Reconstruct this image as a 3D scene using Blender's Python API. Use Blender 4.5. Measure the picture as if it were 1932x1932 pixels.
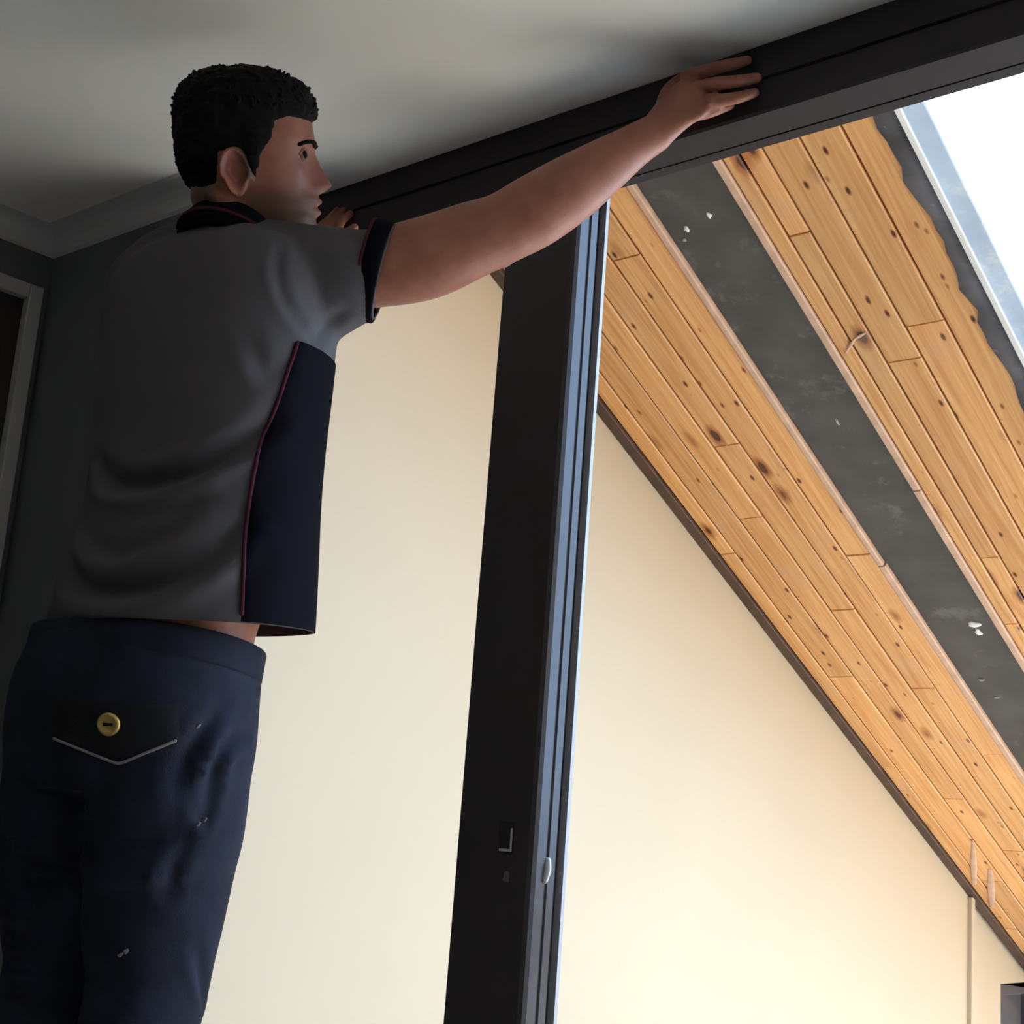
import bpy, bmesh, math, random
import numpy as np
from mathutils import Vector, Matrix, noise
from mathutils.bvhtree import BVHTree
random.seed(7); np.random.seed(7)
for o in list(bpy.data.objects): bpy.data.objects.remove(o)
scene = bpy.context.scene
col = scene.collection

# ------------------------------------------------------------------ camera
F_PX, CPX = 2700.0, 966.0
PITCH, ROLL, YAW, RAKE = (math.radians(a) for a in (12.6, 4.4, 41.3, 26.5))
CAM = Vector((0.0, -1.6963, 1.30))
fw = Vector((-math.sin(YAW)*math.cos(PITCH), math.cos(YAW)*math.cos(PITCH), math.sin(PITCH)))
_r = Vector((math.cos(YAW), math.sin(YAW), 0)); _u = _r.cross(fw)
CR = _r*math.cos(ROLL) + _u*math.sin(ROLL)
CU = -_r*math.sin(ROLL) + _u*math.cos(ROLL)
cam_d = bpy.data.cameras.new('camera'); cam_d.sensor_width = 36; cam_d.lens = 36*F_PX/1932
cam_d.clip_start = 0.02
cam_o = bpy.data.objects.new('camera', cam_d); col.objects.link(cam_o)
M = Matrix((CR, CU, -fw)).transposed().to_4x4(); M.translation = CAM
cam_o.matrix_world = M
scene.camera = cam_o

# ------------------------------------------------------------------ world, sun, exposure
world = bpy.data.worlds.new('sky'); scene.world = world; world.use_nodes = True
bg = world.node_tree.nodes['Background']
bg.inputs[0].default_value = (0.54, 0.75, 1.0, 1); bg.inputs[1].default_value = 4.4
sun_d = bpy.data.lights.new('sun', 'SUN'); sun_d.energy = 26.0; sun_d.angle = math.radians(3); sun_d.color = (1, .92, .80)
sun_o = bpy.data.objects.new('sun', sun_d); col.objects.link(sun_o)
sun_o.rotation_euler = Vector((0.32, 0.40, -0.85)).to_track_quat('-Z', 'Y').to_euler()
sun_o.location = (0, 3, 8)
vs = scene.view_settings
vs.view_transform = 'Standard'; vs.look = 'None'; vs.gamma = 1; vs.use_curve_mapping = False
vs.exposure = 1.1

# ------------------------------------------------------------------ helpers
def ray(x, y): return fw + CR*((x-CPX)/F_PX) - CU*((y-CPX)/F_PX)
def P(x, y, d): return CAM + ray(x, y)*d          # a point seen at a pixel, d metres deep
def onY(x, y, Y):
    d = ray(x, y); return CAM + d*((Y-CAM.y)/d.y)

def tag(o, label=None, cat=None, group=None, kind=None):
    if label: o['label'] = label
    if cat: o['category'] = cat
    if group: o['group'] = group
    if kind: o['kind'] = kind
    return o
def link(name, mesh, mat=None, parent=None, smooth=False):
    o = bpy.data.objects.new(name, mesh); col.objects.link(o)
    if mat is not None and not mesh.materials: mesh.materials.append(mat)
    if parent is not None:
        o.parent = parent
        o.matrix_parent_inverse = parent.matrix_basis.inverted()
    if smooth:
        for p in mesh.polygons: p.use_smooth = True
    return o
def from_bm(name, bm, mat=None, parent=None, smooth=False):
    bmesh.ops.recalc_face_normals(bm, faces=bm.faces[:])
    me = bpy.data.meshes.new(name); bm.to_mesh(me); bm.free()
    return link(name, me, mat, parent, smooth)
def add_box(bm, lo, hi, bevel=0, mtx=None):
    vs_ = [bm.verts.new((x, y, z)) for x in (lo[0], hi[0]) for y in (lo[1], hi[1]) for z in (lo[2], hi[2])]
    idx = [(0,1,3,2),(4,6,7,5),(0,4,5,1),(2,3,7,6),(0,2,6,4),(1,5,7,3)]
    fs = [bm.faces.new([vs_[i] for i in f]) for f in idx]
    if bevel:
        es = {e for f in fs for e in f.edges}
        r = bmesh.ops.bevel(bm, geom=list(es), offset=bevel, segments=2, affect='EDGES', profile=.5)
        vs_ = list({v for f in r['faces'] for v in f.verts} | {v for v in vs_ if v.is_valid})
    if mtx is not None:
        for v in vs_: v.co = mtx @ v.co
def box(name, lo, hi, mat, parent=None, bevel=0, mtx=None):
    bm = bmesh.new(); add_box(bm, lo, hi, bevel, mtx)
    return from_bm(name, bm, mat, parent)
def add_loft(bm, rings, cap=True, closed=False):
    rows = [[bm.verts.new(p) for p in r] for r in rings]
    n = len(rows[0]); m = len(rows)
    for j in range(m if closed else m-1):
        a, b = rows[j], rows[(j+1) % m]
        for i in range(n):
            bm.faces.new((a[i], a[(i+1) % n], b[(i+1) % n], b[i]))
    if cap and not closed:
        for r in (rows[0], rows[-1]):
            c = bm.verts.new(sum((v.co for v in r), Vector())/n)
            for i in range(n): bm.faces.new((r[i], r[(i+1) % n], c))
def add_prism(bm, pts, axis0, axis1):
    """polygon pts at axis0 offset, extruded to axis1 (vectors)"""
    a = [bm.verts.new(Vector(p)+axis0) for p in pts]; b = [bm.verts.new(Vector(p)+axis1) for p in pts]
    n = len(pts)
    bm.faces.new(a); bm.faces.new(b[::-1])
    for i in range(n): bm.faces.new((a[i], a[(i+1) % n], b[(i+1) % n], b[i]))
def catmull(pts, k):
    """pts: list of np arrays, returns smooth samples, k per segment"""
    pts = [np.array(p, float) for p in pts]
    q = [2*pts[0]-pts[1]] + pts + [2*pts[-1]-pts[-2]]
    out = []
    for i in range(1, len(q)-2):
        for s in range(k):
            t = s/k
            out.append(.5*((2*q[i]) + (-q[i-1]+q[i+1])*t + (2*q[i-1]-5*q[i]+4*q[i+1]-q[i+2])*t*t + (-q[i-1]+3*q[i]-3*q[i+1]+q[i+2])*t**3))
    out.append(pts[-1]); return out
def add_limb(bm, pts, ref=Vector((0, 0, 1)), n=20, k=5, cap_round=True):
    """pts: (point, ra, rb); ra along ref-perpendicular side, rb along ref"""
    data = catmull([list(p)+[a, b] for p, a, b in pts], k)
    C = [Vector(d[:3]) for d in data]; rings = []
    m = len(C)
    for j in range(m):
        t = (C[min(j+1, m-1)] - C[max(j-1, 0)]).normalized()
        s = t.cross(ref).normalized(); v = s.cross(t).normalized()
        a, b = data[j][3], data[j][4]
        rings.append((C[j], t, s, v, a, b))
    out = []
    if cap_round:
        c, t, s, v, a, b = rings[0]
        for q in (80, 55, 28):
            q = math.radians(q)
            out.append((c - t*math.sin(q)*min(a, b), t, s, v, a*math.cos(q), b*math.cos(q)))
    out += rings
    if cap_round:
        c, t, s, v, a, b = rings[-1]
        for q in (28, 55, 80):
            q = math.radians(q)
            out.append((c + t*math.sin(q)*min(a, b), t, s, v, a*math.cos(q), b*math.cos(q)))
    add_loft(bm, [[c + s*a*math.cos(2*math.pi*i/n) + v*b*math.sin(2*math.pi*i/n) for i in range(n)] for c, t, s, v, a, b in out])
def add_tube(bm, pts, r, n=8, k=4):
    add_limb(bm, [(p, r, r) for p in pts], n=n, k=k, ref=Vector((.13, .21, .97)))
def remesh(bm, voxel, smooth_it=6, fac=.5):
    bmesh.ops.recalc_face_normals(bm, faces=bm.faces[:])
    me = bpy.data.meshes.new('tmp'); bm.to_mesh(me); bm.free()
    o = bpy.data.objects.new('tmp', me); col.objects.link(o)
    m = o.modifiers.new('r', 'REMESH'); m.mode = 'VOXEL'; m.voxel_size = voxel; m.use_smooth_shade = True
    if smooth_it:
        s = o.modifiers.new('s', 'SMOOTH'); s.factor = fac; s.iterations = smooth_it
    dg = bpy.context.evaluated_depsgraph_get()
    out = bpy.data.meshes.new_from_object(o.evaluated_get(dg))
    bpy.data.objects.remove(o); bpy.data.meshes.remove(me)
    return out

# ------------------------------------------------------------------ materials
def mat(name, color, rough=.6, metal=0, spec=.5, bump=0, bscale=200, var=0, vscale=5, coat=0):
    m = bpy.data.materials.new(name); m.use_nodes = True
    nt = m.node_tree; b = nt.nodes['Principled BSDF']
    b.inputs['Roughness'].default_value = rough; b.inputs['Metallic'].default_value = metal
    b.inputs['Specular IOR Level'].default_value = spec
    b.inputs['Coat Weight'].default_value = coat
    b.inputs['Base Color'].default_value = (*color, 1)
    tc = nt.nodes.new('ShaderNodeTexCoord')
    if var:
        n = nt.nodes.new('ShaderNodeTexNoise'); n.inputs['Scale'].default_value = vscale; n.inputs['Detail'].default_value = 5
        r = nt.nodes.new('ShaderNodeMapRange'); r.inputs[1].default_value = .3; r.inputs[2].default_value = .7
        r.inputs[3].default_value = 1-var; r.inputs[4].default_value = 1+var
        mx = nt.nodes.new('ShaderNodeMix'); mx.data_type = 'RGBA'; mx.blend_type = 'MULTIPLY'; mx.inputs[0].default_value = 1
        mx.inputs[6].default_value = (*color, 1)
        nt.links.new(tc.outputs['Object'], n.inputs['Vector']); nt.links.new(n.outputs[0], r.inputs[0])
        nt.links.new(r.outputs[0], mx.inputs[7]); nt.links.new(mx.outputs[2], b.inputs['Base Color'])
    if bump:
        n2 = nt.nodes.new('ShaderNodeTexNoise'); n2.inputs['Scale'].default_value = bscale; n2.inputs['Detail'].default_value = 3
        bp = nt.nodes.new('ShaderNodeBump'); bp.inputs['Strength'].default_value = bump; bp.inputs['Distance'].default_value = .002
        nt.links.new(tc.outputs['Object'], n2.inputs['Vector']); nt.links.new(n2.outputs[0], bp.inputs['Height'])
        nt.links.new(bp.outputs[0], b.inputs['Normal'])
    return m

def pine_material():
    m = bpy.data.materials.new('pine_boards'); m.use_nodes = True
    nt = m.node_tree; b = nt.nodes['Principled BSDF']; N = nt.nodes.new; L = nt.links.new
    b.inputs['Roughness'].default_value = .38; b.inputs['Specular IOR Level'].default_value = .45
    tc = N('ShaderNodeTexCoord'); oi = N('ShaderNodeObjectInfo')
    sc = N('ShaderNodeVectorMath'); sc.operation = 'SCALE'; sc.inputs['Scale'].default_value = 37
    cb = N('ShaderNodeCombineXYZ'); L(oi.outputs['Random'], cb.inputs[0]); L(oi.outputs['Random'], cb.inputs[1])
    L(cb.outputs[0], sc.inputs[0])
    ad = N('ShaderNodeVectorMath'); ad.operation = 'ADD'; L(tc.outputs['Object'], ad.inputs[0]); L(sc.outputs[0], ad.inputs[1])
    # knots: few, elongated along the board (local Y)
    mk = N('ShaderNodeMapping'); mk.inputs['Scale'].default_value = (21, 9, 0.001); L(ad.outputs[0], mk.inputs[0])
    vo = N('ShaderNodeTexVoronoi'); vo.inputs['Scale'].default_value = 1; vo.inputs['Randomness'].default_value = 1; L(mk.outputs[0], vo.inputs['Vector'])
    # grain warped by the knots
    mg = N('ShaderNodeMapping'); mg.inputs['Scale'].default_value = (60, 2.2, 1); L(ad.outputs[0], mg.inputs[0])
    wn = N('ShaderNodeTexNoise'); wn.inputs['Scale'].default_value = 1; wn.inputs['Detail'].default_value = 4; wn.inputs['Distortion'].default_value = 1.2
    L(mg.outputs[0], wn.inputs['Vector'])
    cr = N('ShaderNodeValToRGB'); e = cr.color_ramp.elements
    e[0].position = .3; e[0].color = (.68, .29, .088, 1); e[1].position = .72; e[1].color = (.90, .50, .205, 1)
    L(wn.outputs[0], cr.inputs[0])
    kr = N('ShaderNodeValToRGB'); k = kr.color_ramp.elements
    k[0].position = .06; k[0].color = (.10, .035, .012, 1); k[1].position = .14; k[1].color = (1, 1, 1, 1)
    k2 = kr.color_ramp.elements.new(.09); k2.color = (.50, .32, .22, 1)
    L(vo.outputs['Distance'], kr.inputs[0])
    mk2 = N('ShaderNodeMapping'); mk2.inputs['Scale'].default_value = (9, 4.2, 0.001); mk2.inputs['Location'].default_value = (3.3, 1.7, 0); L(ad.outputs[0], mk2.inputs[0])
    dsn = N('ShaderNodeTexNoise'); dsn.inputs['Scale'].default_value = 3; L(mk2.outputs[0], dsn.inputs['Vector'])
    dmx = N('ShaderNodeMix'); dmx.data_type = 'VECTOR'; dmx.inputs[0].default_value = .12; L(mk2.outputs[0], dmx.inputs[4]); L(dsn.outputs[1], dmx.inputs[5])
    vo2 = N('ShaderNodeTexVoronoi'); vo2.inputs['Scale'].default_value = 1; L(dmx.outputs[1], vo2.inputs['Vector'])
    kr2 = N('ShaderNodeValToRGB'); q = kr2.color_ramp.elements
    q[0].position = .07; q[0].color = (.12, .05, .02, 1); q[1].position = .20; q[1].color = (1, 1, 1, 1)
    q2 = kr2.color_ramp.elements.new(.10); q2.color = (.55, .38, .27, 1); L(vo2.outputs['Distance'], kr2.inputs[0])
    m0 = N('ShaderNodeMix'); m0.data_type = 'RGBA'; m0.blend_type = 'MULTIPLY'; m0.inputs[0].default_value = 1
    L(kr.outputs[0], m0.inputs[6]); L(kr2.outputs[0], m0.inputs[7])
    mx = N('ShaderNodeMix'); mx.data_type = 'RGBA'; mx.blend_type = 'MULTIPLY'; mx.inputs[0].default_value = 1
    L(cr.outputs[0], mx.inputs[6]); L(m0.outputs[2], mx.inputs[7])
    # board to board tone
    rm = N('ShaderNodeMapRange'); rm.inputs[3].default_value = .84; rm.inputs[4].default_value = 1.12; L(oi.outputs['Random'], rm.inputs[0])
    hs = N('ShaderNodeHueSaturation'); L(rm.outputs[0], hs.inputs['Value']); L(mx.outputs[2], hs.inputs['Color'])
    # pale filler dust in patches
    dn = N('ShaderNodeTexNoise'); dn.inputs['Scale'].default_value = 3.2; dn.inputs['Detail'].default_value = 6; dn.inputs['Roughness'].default_value = .65
    L(ad.outputs[0], dn.inputs['Vector'])
    dr = N('ShaderNodeMapRange'); dr.inputs[1].default_value = .56; dr.inputs[2].default_value = .74; dr.inputs[3].default_value = 0; dr.inputs[4].default_value = .45; L(dn.outputs[0], dr.inputs[0])
    m2 = N('ShaderNodeMix'); m2.data_type = 'RGBA'; L(dr.outputs[0], m2.inputs[0]); L(hs.outputs[0], m2.inputs[6]); m2.inputs[7].default_value = (.62, .40, .30, 1)
    L(m2.outputs[2], b.inputs['Base Color'])
    bp = N('ShaderNodeBump'); bp.inputs['Strength'].default_value = .25; bp.inputs['Distance'].default_value = .002; L(wn.outputs[0], bp.inputs['Height']); L(bp.outputs[0], b.inputs['Normal'])
    return m

def speckle_material(name, base, speck, scale, thr, rough=.6, var=.25):
    m = mat(name, base, rough, var=var, vscale=9)
    nt = m.node_tree; b = nt.nodes['Principled BSDF']; N = nt.nodes.new; L = nt.links.new
    src = b.inputs['Base Color'].links[0].from_socket
    tc = N('ShaderNodeTexCoord'); n = N('ShaderNodeTexNoise'); n.inputs['Scale'].default_value = scale; n.inputs['Detail'].default_value = 8; n.inputs['Roughness'].default_value = .7
    L(tc.outputs['Object'], n.inputs['Vector'])
    r = N('ShaderNodeMapRange'); r.inputs[1].default_value = thr; r.inputs[2].default_value = thr+.1; L(n.outputs[0], r.inputs[0])
    mx = N('ShaderNodeMix'); mx.data_type = 'RGBA'; L(r.outputs[0], mx.inputs[0]); L(src, mx.inputs[6]); mx.inputs[7].default_value = (*speck, 1)
    L(mx.outputs[2], b.inputs['Base Color'])
    return m

def skin_material():
    m = bpy.data.materials.new('skin'); m.use_nodes = True
    nt = m.node_tree; b = nt.nodes['Principled BSDF']; N = nt.nodes.new; L = nt.links.new
    b.inputs['Roughness'].default_value = .5; b.inputs['Specular IOR Level'].default_value = .4
    b.inputs['Subsurface Weight'].default_value = .12; b.inputs['Subsurface Radius'].default_value = (.012, .005, .003); b.inputs['Subsurface Scale'].default_value = .6
    tc = N('ShaderNodeTexCoord'); n = N('ShaderNodeTexNoise'); n.inputs['Scale'].default_value = 28; n.inputs['Detail'].default_value = 5
    L(tc.outputs['Object'], n.inputs['Vector'])
    cr = N('ShaderNodeValToRGB'); e = cr.color_ramp.elements
    e[0].position = .3; e[0].color = (.25, .086, .057, 1); e[1].position = .7; e[1].color = (.325, .126, .080, 1); L(n.outputs[0], cr.inputs[0])
    at = N('ShaderNodeAttribute'); at.attribute_name = 'stubble'
    mx = N('ShaderNodeMix'); mx.data_type = 'RGBA'; L(at.outputs['Fac'], mx.inputs[0]); L(cr.outputs[0], mx.inputs[6]); mx.inputs[7].default_value = (.085, .06, .04, 1)
    at2 = N('ShaderNodeAttribute'); at2.attribute_name = 'blush'
    m2 = N('ShaderNodeMix'); m2.data_type = 'RGBA'; L(at2.outputs['Fac'], m2.inputs[0]); L(mx.outputs[2], m2.inputs[6]); m2.inputs[7].default_value = (.25, .07, .055, 1)
    L(m2.outputs[2], b.inputs['Base Color'])
    n3 = N('ShaderNodeTexNoise'); n3.inputs['Scale'].default_value = 260; bp = N('ShaderNodeBump'); bp.inputs['Strength'].default_value = .15; bp.inputs['Distance'].default_value = .001
    L(tc.outputs['Object'], n3.inputs['Vector']); L(n3.outputs[0], bp.inputs['Height']); L(bp.outputs[0], b.inputs['Normal'])
    return m
def glass_material(name, tint=(.95, .98, 1)):
    m = bpy.data.materials.new(name); m.use_nodes = True
    nt = m.node_tree; nt.nodes.remove(nt.nodes['Principled BSDF']); N = nt.nodes.new; L = nt.links.new
    tr = N('ShaderNodeBsdfTransparent'); tr.inputs[0].default_value = (*tint, 1)
    gl = N('ShaderNodeBsdfGlossy'); gl.inputs['Roughness'].default_value = .02
    mx = N('ShaderNodeMixShader'); mx.inputs[0].default_value = .06
    L(tr.outputs[0], mx.inputs[1]); L(gl.outputs[0], mx.inputs[2]); L(mx.outputs[0], nt.nodes['Material Output'].inputs['Surface'])
    return m

MT = dict(
    ceiling=mat('ceiling_paint', (.82, .79, .735), .8, bump=.05, bscale=60),
    dark_wall=mat('charcoal_paint', (.125, .128, .13), .75, bump=.06, bscale=90),
    grey_wall=mat('grey_plaster', (.22, .21, .20), .8),
    cornice=mat('cornice_paint', (.52, .51, .50), .6),
    casing=mat('casing_paint', (.42, .41, .40), .5),
    door=mat('dark_door', (.018, .012, .012), .5),
    cream=mat('cream_plaster', (.585, .475, .338), .85, bump=.08, bscale=40, var=.02, vscale=2),
    floor=mat('dark_oak_floor', (.24, .18, .13), .5, var=.15, vscale=6),
    screed=mat('grey_screed', (.45, .43, .40), .8, var=.08, vscale=4),
    alu=mat('black_anodised', (.036, .031, .034), .6, spec=.10),
    alu_gloss=mat('black_gloss', (.060, .052, .051), .22, spec=.22),
    groove=mat('groove_black', (.006, .006, .007), .6),
    seal=mat('silver_seal', (.36, .36, .39), .5),
    chrome=mat('bright_metal', (.80, .82, .84), .18, metal=1),
    steel=speckle_material('grey_steel', (.062, .058, .058), (.13, .12, .12), 8, .56, .45),
    plaster=mat('white_plaster', (.85, .84, .84), .7),
    mastic=speckle_material('dark_mastic', (.11, .105, .12), (.42, .36, .36), 30, .62, .7, .5),
    rl_frame=speckle_material('pale_blue_frame', (.56, .69, .90), (.78, .86, .97), 6, .50, .4, .1),
    shadow_line=mat('shadow_line_brown', (.085, .045, .03), .5, var=.3, vscale=14),  # dark brown painted for the shadow line beside the boards
    deck=mat('roof_deck', (.035, .022, .014), .9),
    pale_wood=mat('pale_edge_wood', (.66, .42, .30), .5, var=.15, vscale=20),
    win_frame=mat('window_frame_grey', (.10, .09, .095), .5),
    pine=pine_material(), skin=skin_material(),
    shirt=mat('grey_polo_cloth', (.084, .078, .084), .92, spec=.1, bump=.25, bscale=700),
    black_cloth=mat('black_cloth', (.0042, .0042, .0065), .95, spec=.05, bump=.2, bscale=700),
    piping=mat('dark_red_piping', (.055, .012, .021), .9, spec=.1),
    denim=mat('navy_denim', (.0115, .0135, .0265), .92, spec=.25, bump=.35, bscale=500, var=.35, vscale=14),
    denim_dark=mat('dark_navy_denim', (.010, .010, .014), .9, spec=.25, bump=.3, bscale=500),
    stitch=mat('grey_stitching', (.20, .18, .20), .8),
    brass=mat('brass_button', (.62, .45, .14), .35, metal=.7),
    hair=mat('black_hair', (.006, .0055, .006), .8, spec=.12, bump=.6, bscale=160),
    eye_white=mat('eye_white', (.16, .13, .115), .7, spec=.1), iris=mat('dark_iris', (.008, .005, .004), .7, spec=.1),
    lips=mat('lips', (.36, .16, .14), .45),
    boot=mat('tan_boot', (.20, .12, .06), .7), sole=mat('boot_sole', (.03, .03, .03), .8),
    plywood=mat('platform_ply', (.50, .36, .22), .7, var=.15, vscale=8), alu_raw=mat('raw_aluminium', (.6, .6, .6), .4, metal=1),
    latch=mat('latch_grey', (.58, .60, .62), .35, metal=.2),
    blind=mat('mauve_grey_blind', (.15, .13, .14), .8),
    paving=mat('pale_paving', (.55, .53, .50), .9, var=.1, vscale=1),
    glass=glass_material('clear_glass'), glass_dark=glass_material('grey_glass', (.25, .25, .28)),
)

MT['alu_gloss'].node_tree.nodes['Principled BSDF'].inputs['Specular Tint'].default_value = (.50, .72, 1.0, 1)   # blue of the sky reflection put into the specular tint

# ------------------------------------------------------------------ the room
CZ = 2.5            # ceiling height
WX = -2.735         # left wall face
WY = -0.165         # face of the wall the opening is cut in
JX = -2.32          # left edge of the opening
RX, BY = 2.6, -4.2  # right and back of the room
def struct(o): o['kind'] = 'structure'; return o
struct(box('ceiling', (WX-.1, BY-.1, CZ), (RX+.1, .12, CZ+.12), MT['ceiling']))
struct(box('floor', (WX-.1, BY-.1, -.12), (RX+.1, .15, 0), MT['floor']))
bm = bmesh.new(); add_box(bm, (WX-.1, WY, 0), (JX+.12, 0, CZ)); add_box(bm, (WX-.1, 0, 0), (JX, .15, CZ)); struct(from_bm('wall_front', bm, MT['dark_wall']))
struct(box('wall_left', (WX-.1, BY, 0), (WX, WY, CZ), MT['dark_wall']))
struct(box('wall_right', (RX, BY, 0), (RX+.1, .15, CZ), MT['grey_wall']))
struct(box('wall_back', (WX-.1, BY-.1, 0), (RX+.1, BY, CZ), MT['grey_wall']))
# small cove cornice
def cove():
    h = .052; pts = [(0, 0), (0, -h)]
    for i in range(7):
        a = math.pi/2*i/6
        pts.append((.006+(h-.006)*(1-math.cos(a)), -h+.006+(h-.006)*math.sin(a)))
    pts.append((h, 0)); return pts
bm = bmesh.new()
prof = cove()
add_prism(bm, [(0, WY-a, CZ+b) for a, b in prof], Vector((WX, 0, 0)), Vector((JX+.12, 0, 0)))
struct(from_bm('trim_1', bm, MT['cornice']))
bm = bmesh.new()
add_prism(bm, [(WX+a, 0, CZ+b) for a, b in prof], Vector((0, WY, 0)), Vector((0, BY, 0)))
struct(from_bm('trim_2', bm, MT['cornice']))
# door on the left wall, right beside the corner
d1 = struct(box('door_1', (WX-.02, -1.08, .01), (WX+.006, -.222, 2.335), MT['door']))
bm = bmesh.new()
add_box(bm, (WX, -.222, 0), (WX+.028, -.190, 2.365), .003)
add_box(bm, (WX, -1.112, 0), (WX+.028, -1.08, 2.365), .003)
add_box(bm, (WX, -1.08, 2.333), (WX+.028, -.222, 2.365), .003)
from_bm('door_casing', bm, MT['casing'], d1)
for z0, z1 in ((.25, 1.0), (1.15, 2.15)):
    bm = bmesh.new(); add_box(bm, (WX+.004, -.98, z0), (WX+.014, -.32, z1), .004); from_bm('door_panel', bm, MT['door'], d1)
bm = bmesh.new(); add_tube(bm, [Vector((WX+.006, -1.02, 1.05)), Vector((WX+.05, -1.02, 1.05)), Vector((WX+.055, -.93, 1.05))], .009); from_bm('door_handle', bm, MT['chrome'], d1, True)

# ------------------------------------------------------------------ the black aluminium frame
frame = bpy.data.objects.new('door_frame', None); col.objects.link(frame); frame.location = (-1.48, 0.05, 0)
tag(frame, 'black aluminium sliding door frame with head rail under the ceiling and one upright post', 'door frame')
bpy.context.view_layer.update()
HB = 2.385
bm = bmesh.new()   # head rail: profile in (Y, Z) with a groove on the room face
prof = [(0, CZ-.001), (0, 2.4440), (.006, 2.4430), (.006, 2.4385), (0, 2.4375), (0, HB+.004), (.004, HB), (.070, HB), (.070, HB+.003), (.074, HB+.003), (.074, HB), (.097, HB), (.1, HB+.003), (.1, CZ-.001)]
add_prism(bm, [(0, y, z) for y, z in prof], Vector((JX+.06, 0, 0)), Vector((RX-.1, 0, 0)))
from_bm('head_rail', bm, MT['alu'], frame)
# post: room face plus a stepped, glossy right-hand side
PX0, PX1 = -1.552, -1.396
prof = [(PX0, .003), (PX0+.003, 0), (PX1-.010, 0), (PX1-.003, .003), (PX1, .010), (PX1, .030), (PX1-.003, .032), (PX1-.003, .036), (PX1+.000, .038), (PX1+.000, .054),
        (PX1-.009, .056), (PX1-.009, .070), (PX0, .070)]
bm = bmesh.new(); add_prism(bm, [(x, y, 0) for x, y in prof], Vector((0, 0, .02)), Vector((0, 0, HB+.002)))
post = from_bm('post', bm, MT['alu_gloss'], frame)
box('seal_strip', (PX1-.012, .0705, .02), (PX1+.004, .078, HB-.001), MT['seal'], frame)
box('jamb', (JX-.001, 0, 0), (JX+.06, .1, CZ-.002), MT['alu'], frame, .002)
box('jamb', (RX-.1, 0, 0), (RX-.04, .1, CZ-.002), MT['alu'], frame, .002)
box('sill', (JX, -.01, 0), (RX-.04, .11, .02), MT['alu'], frame, .002)
# latch hardware and its glint on the post
lc = onY(955, 1590, 0)
bm = bmesh.new()   # L shaped reflection at the latch cut-out, built as pale bars
add_box(bm, (lc.x-.012, -.0025, lc.z-.013), (lc.x+.013, 0, lc.z-.009), .0008)
add_box(bm, (lc.x+.009, -.0025, lc.z-.010), (lc.x+.0125, 0, lc.z+.022), .0008)
from_bm('latch_glint', bm, MT['latch'], frame)
bm = bmesh.new(); add_box(bm, (lc.x-.016, -.0012, lc.z-.016), (lc.x+.015, .002, lc.z+.032), .001)
from_bm('latch_plate', bm, MT['alu'], frame)
c2 = onY(955, 1655, 0)
bm = bmesh.new(); add_limb(bm, [(Vector((c2.x, .001, c2.z-.004)), .006, .004), (Vector((c2.x+.001, .001, c2.z+.006)), .005, .003)], ref=Vector((0, 1, 0)), n=12, k=3)
from_bm('screw_cap', bm, MT['win_frame'], frame, True)
k3 = CAM + ray(1030, 1642)*((PX1-CAM.x)/ray(1030, 1642).x)
bm = bmesh.new(); add_limb(bm, [(k3+Vector((-.002, -.002, -.016)), .0075, .004), (k3+Vector((-.001, .001, 0)), .0095, .005), (k3+Vector((-.001, .003, .015)), .0065, .004)], ref=Vector((0, 1, 0)), n=12, k=4)
from_bm('latch_keeper', bm, MT['latch'], frame, True)

# ------------------------------------------------------------------ the lean-to
EX = -2.322          # end wall
EY = 4.75            # eaves wall
BDY = 3.775          # corner bead on the end wall
LX = 3.0             # far right end
LZ = -.80            # floor
RY0, RZ0 = .15, 3.0
def rz(Y): return RZ0 - (Y-RY0)*math.tan(RAKE)
struct(box('floor_lean_to', (EX-.15, .15, LZ-.1), (LX+.1, EY+.15, LZ), MT['screed']))
struct(box('ground', (-14, EY+.12, -1.05), (14, 18, -.93), MT['paving']))
WR_ = EX-.022        # face of the set-back part of the end wall beyond the bead
V0, V1, VZ0, VZ1 = 4.118, 4.55, -.10, .862
bm = bmesh.new()
add_prism(bm, [(0, .15, LZ), (0, BDY, LZ), (0, BDY, rz(BDY)+.02), (0, .15, rz(.15)+.02)], Vector((EX-.15, 0, 0)), Vector((EX, 0, 0)))
add_prism(bm, [(0, BDY, LZ), (0, V0, LZ), (0, V0, rz(V0)+.02), (0, BDY, rz(BDY)+.02)], Vector((EX-.15, 0, 0)), Vector((WR_, 0, 0)))
add_prism(bm, [(0, V1, LZ), (0, EY, LZ), (0, EY, rz(EY)+.02), (0, V1, rz(V1)+.02)], Vector((EX-.15, 0, 0)), Vector((WR_, 0, 0)))
add_prism(bm, [(0, V0, VZ1), (0, V1, VZ1), (0, V1, rz(V1)+.02), (0, V0, rz(V0)+.02)], Vector((EX-.15, 0, 0)), Vector((WR_, 0, 0)))
add_box(bm, (EX-.15, V0, LZ), (WR_, V1, VZ0))
wall_end = struct(from_bm('wall_end', bm, MT['cream']))
w3 = bpy.data.objects.new('window_3', None); col.objects.link(w3); w3.location = (WR_-.05, V0, VZ0); struct(w3); bpy.context.view_layer.update()
bm = bmesh.new()
add_box(bm, (WR_-.08, V0, VZ0), (WR_-.02, V0+.05, VZ1), .003); add_box(bm, (WR_-.08, V1-.05, VZ0), (WR_-.02, V1, VZ1), .003)
add_box(bm, (WR_-.08, V0+.05, VZ1-.05), (WR_-.02, V1-.05, VZ1), .003); add_box(bm, (WR_-.08, V0+.05, VZ0), (WR_-.02, V1-.05, VZ0+.05), .003)
from_bm('window_frame', bm, MT['win_frame'], w3)
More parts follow.
